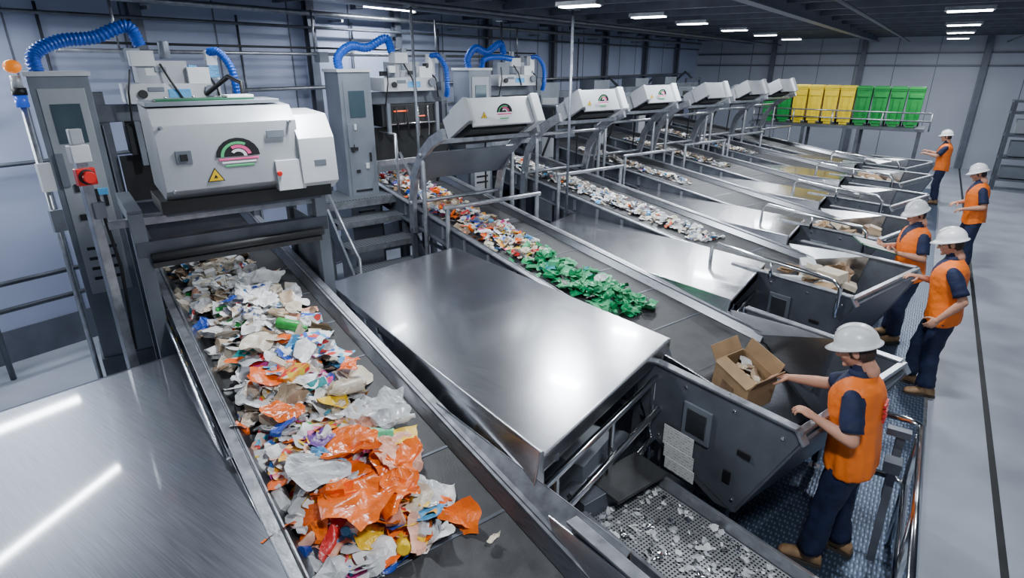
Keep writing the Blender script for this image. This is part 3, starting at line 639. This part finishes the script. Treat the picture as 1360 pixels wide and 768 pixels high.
for (s,n,sz,m) in [(-.45,-.08,.42,'w_orangefilm'),(-.1,-.16,.44,'w_orangefilm'),(-.25,.14,.32,'w_peach'),(-.12,.06,.42,'w_orangefilm'),(-.62,-.22,.24,'w_purple'),(-.95,-.28,.28,'w_orangefilm'),(-.8,-.33,.22,'w_blue'),(-.72,.14,.34,'w_film'),(.02,.0,.34,'w_orangefilm'),(-.44,.10,.20,'w_palegreen'),(-1.0,.1,.22,'w_cream'),(-1.35,-.25,.22,'w_orange'),(-.34,-.30,.30,'w_greywhite'),(.16,-.20,.24,'w_white'),(-.55,-.02,.26,'w_white'),(-2.6,-.2,.22,'w_blue'),(-.62,.26,.32,'w_film'),(-.35,.24,.2,'w_yellow'),(.05,-.38,.16,'w_peach'),(.1,.22,.14,'w_orange'),(.45,.32,.10,'w_cream'),(-1.7,.2,.22,'w_print1'),(-2.1,-.15,.30,'w_white'),(-2.9,.15,.30,'w_white'),(-3.3,-.2,.28,'w_cream'),(-2.4,.2,.24,'w_tan'),(-1.2,.25,.2,'w_orange'),(-1.8,-.2,.28,'w_cream'),(-2.5,.0,.30,'w_white'),(-1.5,.05,.28,'w_white'),(-2.2,.2,.26,'w_cream'),(-1.1,-.1,.26,'w_white'),(-1.4,.25,.22,'w_print1'),(-.9,.0,.22,'w_yellow')]:
    piece(b,(s,n,bz(s)+(.15 if s<.05 else .04)),sz,m,'sheet',.15)
piece(b,(-1.95,.1,bz(-1.95)+.14),.26,'w_green','bottle'); piece(b,(-.95,.12,bz(-.95)+.16),.26,'w_cream','bottle',.1); piece(b,(-1.3,-.1,bz(-1.3)+.15),.22,'w_print2','box',.15); piece(b,(-.55,.30,bz(-.5)+.12),.22,'w_white','bottle',.1)
b.build('rubbish_pile',UM(0),fixn=False)
def pal2(f):
    if f<.66: return dict(cream=4,white=6,tan=2.5,brown=1.4,greywhite=2.5,print1=2.4,print4=1.5,blue=1.2,orange=1.7,yellow=1.3,red=1.0,ltblue=1.3,print3=1.1,pinkw=1.0,print2=1.4)
    if f<.72: return dict(cream=3,white=3,palegreen=2,bottlegreen=2,yellow=1.5,red=.8)
    return dict(bottlegreen=8,palegreen=4,teal=.3,white=.3)
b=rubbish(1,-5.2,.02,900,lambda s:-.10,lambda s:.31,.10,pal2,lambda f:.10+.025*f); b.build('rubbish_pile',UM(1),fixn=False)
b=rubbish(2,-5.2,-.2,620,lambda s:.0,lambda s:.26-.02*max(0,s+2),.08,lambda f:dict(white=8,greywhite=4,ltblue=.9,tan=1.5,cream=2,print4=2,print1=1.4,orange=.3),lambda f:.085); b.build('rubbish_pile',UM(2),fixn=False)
for k in (3,4,5):
    b=rubbish(k,-4.5,-1.6,200,lambda s:.0,lambda s:.2,.05,lambda f:dict(white=5,greywhite=5,tan=3,cream=3,brown=2,print1=2,ltblue=.6,dk=2),lambda f:.08); b.build('rubbish_pile',UM(k),fixn=False)
for k in (2,3,5):
    b=MB()
    for i in range(24): piece(b,(random.uniform(.85,1.7),random.uniform(-.55,.35),random.uniform(.95,1.10)),random.uniform(.18,.38),random.choice(['w_tan','w_cream','card','w_greywhite','w_brown']),random.choice(['sheet','box']),.25)
    b.build('cardboard_waste',UM(k),fixn=False)
b=MB()
for i in range(300): piece(b,(random.uniform(-.72,.7),random.uniform(-.3,.3),random.uniform(.015,.03)),random.uniform(.015,.055),random.choice(['w_greywhite','w_white','chrome','w_film']),'sheet')
b.build('broken_glass_shards',Matrix.Translation((-.55,2.90,.50))@Matrix.Rotation(ANG,4,'Z'),fixn=False)

b=MB(); t=.008
for (c,d) in (((0,0,-.13),(.36,.26,t)),((.18,0,0),(t,.26,.26)),((-.18,0,0),(t,.26,.26)),((0,.13,0),(.36,t,.26)),((0,-.13,0),(.36,t,.26))): b.box(c,d,'card')
b.box((.20,0,.185),(t,.26,.13),'card',rot=(0,22,0)); b.box((-.23,0,.16),(.12,.26,t),'card',rot=(0,50,0)); b.box((0,.16,.18),(.34,t,.12),'card',rot=(-25,0,0)); b.box((0,-.10,.135),(.34,.10,t),'card',rot=(8,0,0))
b.box((-.02,-.136,-.03),(.12,.004,.10),'w_brown')
for i in range(8): piece(b,(random.uniform(-.1,.1),random.uniform(-.08,.08),.08),.16,random.choice(['w_white','w_tan','w_cream','w_brown']),'sheet')
b.build('cardboard_box',Matrix.Translation((-.80,4.30,1.06))@Euler((R(10),R(14),R(-30))).to_matrix().to_4x4())

# ------------------------------------------------------------------ people
def remeshed(name,b,vox,labels,mats,parent,smooth=4,M=None):
    me=b.mesh(name+'_src'); o=bpy.data.objects.new(name+'_src',me); sc.collection.objects.link(o)
    r=o.modifiers.new('r','REMESH'); r.mode='VOXEL'; r.voxel_size=vox
    sm=o.modifiers.new('s','SMOOTH'); sm.factor=.5; sm.iterations=smooth
    dg=bpy.context.evaluated_depsgraph_get(); m2=bpy.data.meshes.new_from_object(o.evaluated_get(dg)); m2.name=name
    bpy.data.objects.remove(o); m2.materials.clear()
    for n in mats: m2.materials.append(MATS[n])
    if labels:
        for p in m2.polygons:
            c=p.center; best=1e9;bi=0
            for (a,bb,ra,rb,l) in labels:
                d=bb-a; t=max(0,min(1,(c-a).dot(d)/max(1e-9,d.length_squared))); q=(c-(a+d*t)).length-(ra+(rb-ra)*t)
                if q<best: best=q;bi=l
            p.material_index=bi
    for p in m2.polygons: p.use_smooth=True
    ob=bpy.data.objects.new(name,m2); sc.collection.objects.link(ob); ob.parent=parent
    if M is not None: ob.matrix_local=M
    return ob
def make_hand(name,wr,d,pn,side,curl,parent):
    d=Vector(d).normalized(); pn=Vector(pn); pn=(pn-d*pn.dot(d)).normalized(); t=d.cross(pn)*side
    wr=Vector(wr); b=MB()
    W=lambda x,y,z: wr+d*x+t*y+pn*z
    mt=Matrix((d,t,pn)).transposed()
    b.ell(W(.055,0,0),(.058,.044,.019),'skin',mtx=mt); b.cap(wr-d*.04,W(.03,0,0),.027,.025,'skin')
    for i,(y,L_) in enumerate(((.031,.072),(.011,.080),(-.010,.074),(-.030,.058))):
        p=W(.09-abs(y-.01)*.25,y,0); b.cap(W(.05,y*.8,0),p,.012,.0105,'skin',8); ang=0; c=curl*(1+.12*i); r=.0105
        for j,f in enumerate((.45,.32,.25)):
            ang+=c*(.7 if j==0 else 1); q=p+(d*math.cos(ang)+pn*math.sin(ang))*L_*f+t*(y*.12*f)
            b.cap(p,q,r,r*.88,'skin',8); p=q; r*=.88
    p=W(.025,.03,.006); dirs=[(.55,.75,.35),(.8,.45,.5),(.9,.15,.5)]
    r=.0135
    for (x,y,z),L_ in zip(dirs,(.038,.032,.024)):
        v=(d*x+t*y+pn*z).normalized(); q=p+v*L_; b.cap(p,q,r,r*.88,'skin',8); p=q; r*=.88
    return remeshed(name,b,.0045,None,['skin'],parent,smooth=2)
def worker(pos,heading,J,lean=0,head_yaw=0,head_pitch=0,scale=1.0,seed=0,hand_cfg=None):
    E=bpy.data.objects.new('worker',None); sc.collection.objects.link(E)
    E.matrix_world=Matrix.Translation(pos)@Matrix.Rotation(R(heading),4,'Z')@Matrix.Scale(scale,4)
    V=Vector; piv=V((0,0,.95)); LM=Matrix.Translation(piv)@Matrix.Rotation(R(lean),4,'Y')@Matrix.Translation(-piv)
    T=lambda p: LM@V(p)
    b=MB(); lab=[]
    def seg(a,c,ra,rb,l): a=V(a);c=V(c); b.cap(a,c,ra,rb,'navy'); lab.append((a,c,ra,rb,l))
    def ring(z,rx,ry,x0=0):
        return [T((x0+rx*math.cos(2*math.pi*k/24),ry*math.sin(2*math.pi*k/24),z)) for k in range(24)]
    b.loft([ring(.84,.08,.12),ring(.88,.115,.160),ring(.95,.125,.170,-.01),ring(1.06,.112,.150),ring(1.18,.115,.155,.005),ring(1.30,.128,.172,.0),ring(1.39,.115,.178,-.005),ring(1.45,.085,.140,-.01),ring(1.50,.058,.065,-.012),ring(1.53,.052,.052,-.01)],'navy')
    lab.append((V((0,0,.86)),V((0,0,.98)),.15,.15,1)); lab.append((T((0,0,1.04)),T((0,0,1.42)),.14,.16,0))
    seg(T((-.015,0,1.46)),T((.01,0,1.60)),.054,.052,2)
    cl=MB()
    def shell(pts,rad,m,seed_,seg_=20,wr=.006):
        n=len(pts); rings=[]; u=None
        for i in range(n):
            d=(pts[min(i+1,n-1)]-pts[max(i-1,0)]).normalized()
            if u is None: u=V((1,0,0)) if abs(d.x)<.9 else V((0,0,1))
            u=(u-d*u.dot(d)).normalized(); w_=d.cross(u); rr=[]
            for k in range(seg_):
                a=2*math.pi*k/seg_; r=rad[i]+wr*noise.noise(V((math.cos(a)*1.6+seed_*3,math.sin(a)*1.6,i*.55+seed_)))*1.8
                rr.append(pts[i]+(u*math.cos(a)+w_*math.sin(a))*r)
            rings.append(rr)
        last=rings[-1]; cen=pts[-1]; rings.append([cen+(q-cen)*.86 for q in last])
        cl.loft(rings,m,True,caps=False)
    for s_ in ('l','r'):
        sg=1 if s_=='l' else -1
        hip=V((0,.092*sg,.90)); kn=V(J['knee_'+s_]); an=V(J['ank_'+s_])
        seg(hip,kn,.102,.072,1); seg(kn,kn.lerp(an,.35),.066,.062,1); seg(kn.lerp(an,.35),an+(kn-an)*.10,.062,.045,1)
        P_=[hip.lerp(kn,t) for t in (.12,.3,.45,.6,.75,.9)]+[kn.lerp(an,t) for t in (.02,.15,.3,.45,.6,.72,.82,.92)]
        shell(P_,[.106,.103,.099,.094,.090,.086,.084,.083,.082,.081,.080,.081,.082,.083],'navy',seed*2+sg,20,.011)
        sh=T((-.005,.182*sg,1.40)); el=V(J['elb_'+s_]); wr=V(J['wri_'+s_])
        m_=sh.lerp(el,.60); seg(sh,m_,.058,.050,0); seg(m_,el,.045,.043,2); seg(el,el.lerp(wr,.3),.043,.044,2); seg(el.lerp(wr,.3),wr,.044,.028,2)
        shell([sh.lerp(el,t) for t in (-.04,.1,.25,.4,.55,.68,.80)],[.060,.068,.068,.067,.066,.067,.070],'navy',seed+sg*4,18,.006)
    remeshed('body',b,.011,lab,['navy','navy','skin'],E,smooth=5)
    cl.loft([[T((-.004+r*math.cos(2*math.pi*k/20),r*.95*math.sin(2*math.pi*k/20),z)) for k in range(20)] for (r,z) in ((.075,1.475),(.068,1.505),(.064,1.535),(.060,1.530),(.060,1.50))],'navy',True,False)
    co_=cl.build('shirt_and_trousers',None,fixn=False); co_.parent=E
    spec=[(.84,.152,.205,0),(.90,.152,.204,-.003),(.98,.148,.196,-.005),(1.06,.144,.188,-.003),(1.15,.143,.184,0),(1.25,.148,.188,.003),(1.33,.152,.190,0),(1.38,.142,.190,-.004),(1.425,.122,.186,-.008),(1.458,.100,.160,-.01),(1.485,.080,.112,-.012),(1.50,.076,.086,-.012)]
    v=MB(); NS=96; rings=[]; NZ=64
    for j in range(NZ+1):
        f=j/NZ*(len(spec)-1); i=min(int(f),len(spec)-2); t=f-i
        z,rx,ry,x0=[spec[i][q]*(1-t)+spec[i+1][q]*t for q in range(4)]
        lo=max(0,(1.34-z)/.5); rr=[]
        for k in range(NS):
            a=2*math.pi*k/NS
            w_=1+.05*noise.noise(V((math.cos(a)*2.0,math.sin(a)*2.0,z*5+seed*9)))+lo*.08*noise.noise(V((math.cos(a)*3.2,math.sin(a)*3.2+z*1.6,seed*5.0)))+lo*.025*math.sin(a*5+seed)+.02*noise.noise(V((a*3,z*22,seed)))
            rr.append(T((x0+rx*w_*math.cos(a),ry*w_*math.sin(a),z+(.02*math.sin(a*2+seed)*max(0,(.95-z)/.1) if z<.95 else 0))))
        rings.append(rr)
    v.loft(rings,'hiviz',True,caps=False)
    vo=v.mesh('vest'); vo.materials.append(MATS['navy']); vo.materials.append(MATS['w_orange'])
    iT=LM.inverted()
    for p in vo.polygons:
        c=iT@p.center
        if c.x>0.02 and abs(c.y)<(c.z-1.28)*.36: p.material_index=1
    vob=bpy.data.objects.new('vest',vo); sc.collection.objects.link(vob); vob.parent=E
    so=vob.modifiers.new('s','SOLIDIFY'); so.thickness=.008; so.offset=1
    if seed==1:
        t=MB()
        for j in range(4):
            z=1.33-j*.035; y=.05
            for i in range(6):
                wd=.006+.012*random.random(); a=T((-.160,y-.02*i,z)); 
                t.box(a,(.012,wd,.018),'w_red')
        tt=t.build('vest_lettering',None); tt.parent=E
    HM=Matrix.Translation(T((.03,0,1.655)))@Matrix.Rotation(R(head_yaw),4,'Z')@Matrix.Rotation(R(head_pitch),4,'Y')
    h=MB(); rings=[]
    for i in range(15):
        a=max(.05,min(math.pi-.05,math.pi*i/14)); rr=[]
        for k in range(24):
            t_=2*math.pi*k/24; x=math.sin(a)*math.cos(t_); y=math.sin(a)*math.sin(t_); z=-math.cos(a)
            ny=1-.30*max(0,-z)**1.3; nx=1-(.10 if x>0 else .35)*max(0,-z)
            rr.append(V((x*.098*nx+(.012 if z<-.3 else 0),y*.078*ny,z*.122)))
        rings.append(rr)
    h.loft(rings,'skin'); h.cap((.090,0,.012),(.112,0,-.022),.009,.014,'skin'); h.cap((.098,-.014,-.026),(.098,.014,-.026),.009,.009,'skin')
    h.cap((.084,-.04,.028),(.084,.04,.028),.010,.010,'skin'); h.cap((.078,0,-.088),(.085,0,-.092),.020,.018,'skin'); h.cap((.088,-.018,-.055),(.088,.018,-.055),.009,.009,'skin')
    for sg in (-1,1): h.ell((-.005,.080*sg,-.005),(.020,.010,.033),'skin',12,8); h.ell((.062,.045*sg,-.02),(.026,.024,.024),'skin',12,8)
    h.cap((-.02,0,-.05),(-.045,0,-.15),.054,.056,'skin')
    remeshed('head',h,.0055,[(V((-.1,0,-.3)),V((.1,0,.2)),1,1,0)],['skin'],E,smooth=2,M=HM)
    e=MB()
    for sg in (-1,1):
        e.ell((.083,.031*sg,.006),(.012,.015,.009),'eye_white',12,8); e.ell((.092,.031*sg,.006),(.005,.006,.006),'black',10,6); e.cap((.092,.018*sg,.026),(.088,.046*sg,.026),.0045,.004,'hair',8)
    e.cap((.095,-.022,-.052),(.095,.022,-.052),.0045,.0045,'lips',8)
    rings=[]
    for i in range(10):
        z=-.065+.018*i; rr=[]
        for k in range(24):
            a=2*math.pi*k/24; q=math.sqrt(max(0,1-(z/.125)**2)); x=math.cos(a)*.104*q; y=math.sin(a)*.083*q
            x=min(x,.035 if z<.03 else .085) - (.004 if z<0 else 0); 
            if z<-.03: x=min(x,-.03)
            rr.append(V((x,y,z)))
        rings.append(rr)
    e.loft(rings,'hair')
    eo=e.build('face_and_hair',None); eo.parent=E; eo.matrix_local=HM
    k_=MB(); rings=[]; NS=36
    for (ph,zz,dr,fr) in [(0,.030,.016,.034),(0,.036,.019,.038),(0,.042,.006,.010),(0,.05,0,0),(.25,0,0,0),(.5,0,0,0),(.75,0,0,0),(1.0,0,0,0),(1.2,0,0,0),(1.38,0,0,0),(1.5,0,0,0)]:
        rr=[]
        for k in range(NS):
            a=2*math.pi*k/NS; ca,sa=math.cos(a),math.sin(a)
            cp=math.cos(ph); rx=.128*cp+dr+(fr*max(0,ca)**2); ry=.108*cp+dr
            z=(.05+.118*math.sin(ph)) if ph>0 else zz-(.012*max(0,ca) if dr>.01 else 0)
            x=ca*rx; y=sa*ry
            if ph>0.2 and abs(y)<.028 : z+=.008*math.cos(ph*.6)
            rr.append(V((x-.006,y,z)))
        rings.append(rr)
    k_.loft(rings,'white_plastic')
    for y in (-.028,.028): k_.tube([(-.10+.02*i,y,.05+.122*math.sqrt(max(0,1-((-.10+.02*i)/.132)**2))-.004) for i in range(11)],.004,'white_plastic',6)
    ho=k_.build('hard_hat',None); ho.parent=E; ho.matrix_local=HM@Matrix.Rotation(R(-4),4,'Y')
    for s_ in ('l','r'):
        sg=1 if s_=='l' else -1; an=V(J['ank_'+s_]); bb=MB(); toe=R(J.get('toe_'+s_,8*sg)); rm=Matrix.Rotation(toe,3,'Z'); base=V((an.x,an.y,an.z-.09))
        def fr_(x,hw,zt,zb): return [base+rm@V((x,hw*math.cos(2*math.pi*q/16),(zt+zb)/2+(zt-zb)/2*math.sin(2*math.pi*q/16))) for q in range(16)]
        bb.loft([fr_(-.095,.020,.06,.02),fr_(-.085,.036,.10,.012),fr_(-.04,.043,.13,.01),fr_(.02,.043,.12,.01),fr_(.07,.046,.095,.01),fr_(.12,.05,.078,.01),fr_(.16,.045,.066,.012),fr_(.185,.025,.045,.02)],'boot')
        bb.cap(base+V((-.02,0,.08)),an+(V(J['knee_'+s_])-an)*.18,.050,.050,'boot')
        so_=[(-.1,-.035),(-.1,.035),(0,.046),(.1,.052),(.17,.042),(.195,0),(.17,-.042),(.1,-.052),(0,-.046)]
        q0=[base+rm@V((x,y,0)) for x,y in so_]; q1=[base+rm@V((x,y,.025)) for x,y in so_]; bb.loft([q0,q1],'sole',False)
        bo=bb.build('boot_'+s_,None); bo.parent=E
    for s_ in ('l','r'):
        sg=1 if s_=='l' else -1; wr=V(J['wri_'+s_]); el=V(J['elb_'+s_]); d=(wr-el).normalized()
        cfg=(hand_cfg or {}).get(s_,{}); dd=V(cfg.get('d',d)); pn=V(cfg.get('pn',(0,-sg,0) if abs(d.z)>.6 else (0,0,-1)))
        dn=dd.normalized(); p2=(pn-dn*pn.dot(dn)).normalized(); tv=dn.cross(p2); want=V(cfg.get('thumb',(1,0,0) if abs(d.z)>.6 else (0,-sg,0)))
        make_hand('hand_'+s_,wr+dn*.0,dd,p2,1 if tv.dot(want)>0 else -1,cfg.get('curl',.45),E)
    return E
stand=dict(knee_l=(.03,.11,.49),knee_r=(.03,-.11,.49),ank_l=(-.01,.13,.09),ank_r=(-.01,-.13,.09))
J1=dict(knee_l=(.06,.10,.50),knee_r=(.02,-.12,.49),ank_l=(.10,.11,.09),ank_r=(-.04,-.16,.09),elb_l=(-.02,.29,1.17),wri_l=(.20,.27,1.235),elb_r=(.26,-.24,1.24),wri_r=(.50,-.23,1.20))
worker((.0,3.95,.024),174,J1,lean=6,head_yaw=4,head_pitch=22,seed=1,hand_cfg={'l':dict(curl=.5,pn=(.2,0,-1)),'r':dict(curl=.35,pn=(.1,.2,-1))})
J2=dict(stand,elb_l=(-.10,.26,1.14),wri_l=(.06,.27,.93),elb_r=(.06,-.26,1.16),wri_r=(.28,-.14,1.22),ank_r=(.14,-.13,.09),knee_r=(.11,-.12,.49))
worker((.49,7.15,.024),184,J2,lean=5,head_pitch=18,seed=2)
J3=dict(stand,elb_l=(.02,.27,1.17),wri_l=(.25,.17,1.20),elb_r=(.02,-.27,1.17),wri_r=(.25,-.17,1.20),ank_l=(.06,.12,.09),knee_l=(.07,.11,.49))
worker((.12,8.45,.024),208,J3,lean=3,head_pitch=24,head_yaw=10,seed=3,hand_cfg={'l':dict(curl=.6,pn=(.0,-.5,1),thumb=(0,1,1)),'r':dict(curl=.6,pn=(.0,.5,1),thumb=(0,-1,1))})
b=MB(); b.box((0,.125,0),(.33,.25,.010),'dark_green',rot=(6,0,0)); b.box((0,-.125,0),(.33,.25,.010),'dark_green',rot=(-6,0,0)); b.box((0,.125,.010),(.29,.21,.006),'paper_tag',rot=(6,0,0)); b.box((0,-.125,.010),(.29,.21,.006),'paper_tag',rot=(-6,0,0)); b.box((-.02,0,-.004),(.33,.02,.012),'dark_green')
b.build('document_folder',Matrix.Translation((.12,8.45,.024))@Matrix.Rotation(R(208),4,'Z')@Matrix.Translation((.46,0,1.235))@Matrix.Rotation(R(-14),4,'Y'))
J4=dict(stand,elb_l=(.0,.28,1.14),wri_l=(.22,.18,1.08),elb_r=(.02,-.28,1.14),wri_r=(.24,-.16,1.12),ank_r=(.08,-.12,.09),knee_r=(.08,-.11,.49))
worker((.90,12.5,0),195,J4,lean=6,head_pitch=22,head_yaw=-8,seed=4,scale=1.0)
J5=dict(stand,elb_l=(.16,.24,1.20),wri_l=(.36,.2,1.24),elb_r=(.14,-.24,1.2),wri_r=(.34,-.2,1.26))
worker((.4,18.3,.024),180,J5,lean=2,head_pitch=10,seed=5)

# ------------------------------------------------------------------ camera
cam=bpy.data.cameras.new('camera'); co=bpy.data.objects.new('camera',cam); sc.collection.objects.link(co)
cam.sensor_width=36; cam.lens=780*36/1360; cam.clip_start=.05
co.location=(0,0,3.35); co.rotation_euler=(R(90-20.97),0,R(34.7)); sc.camera=co
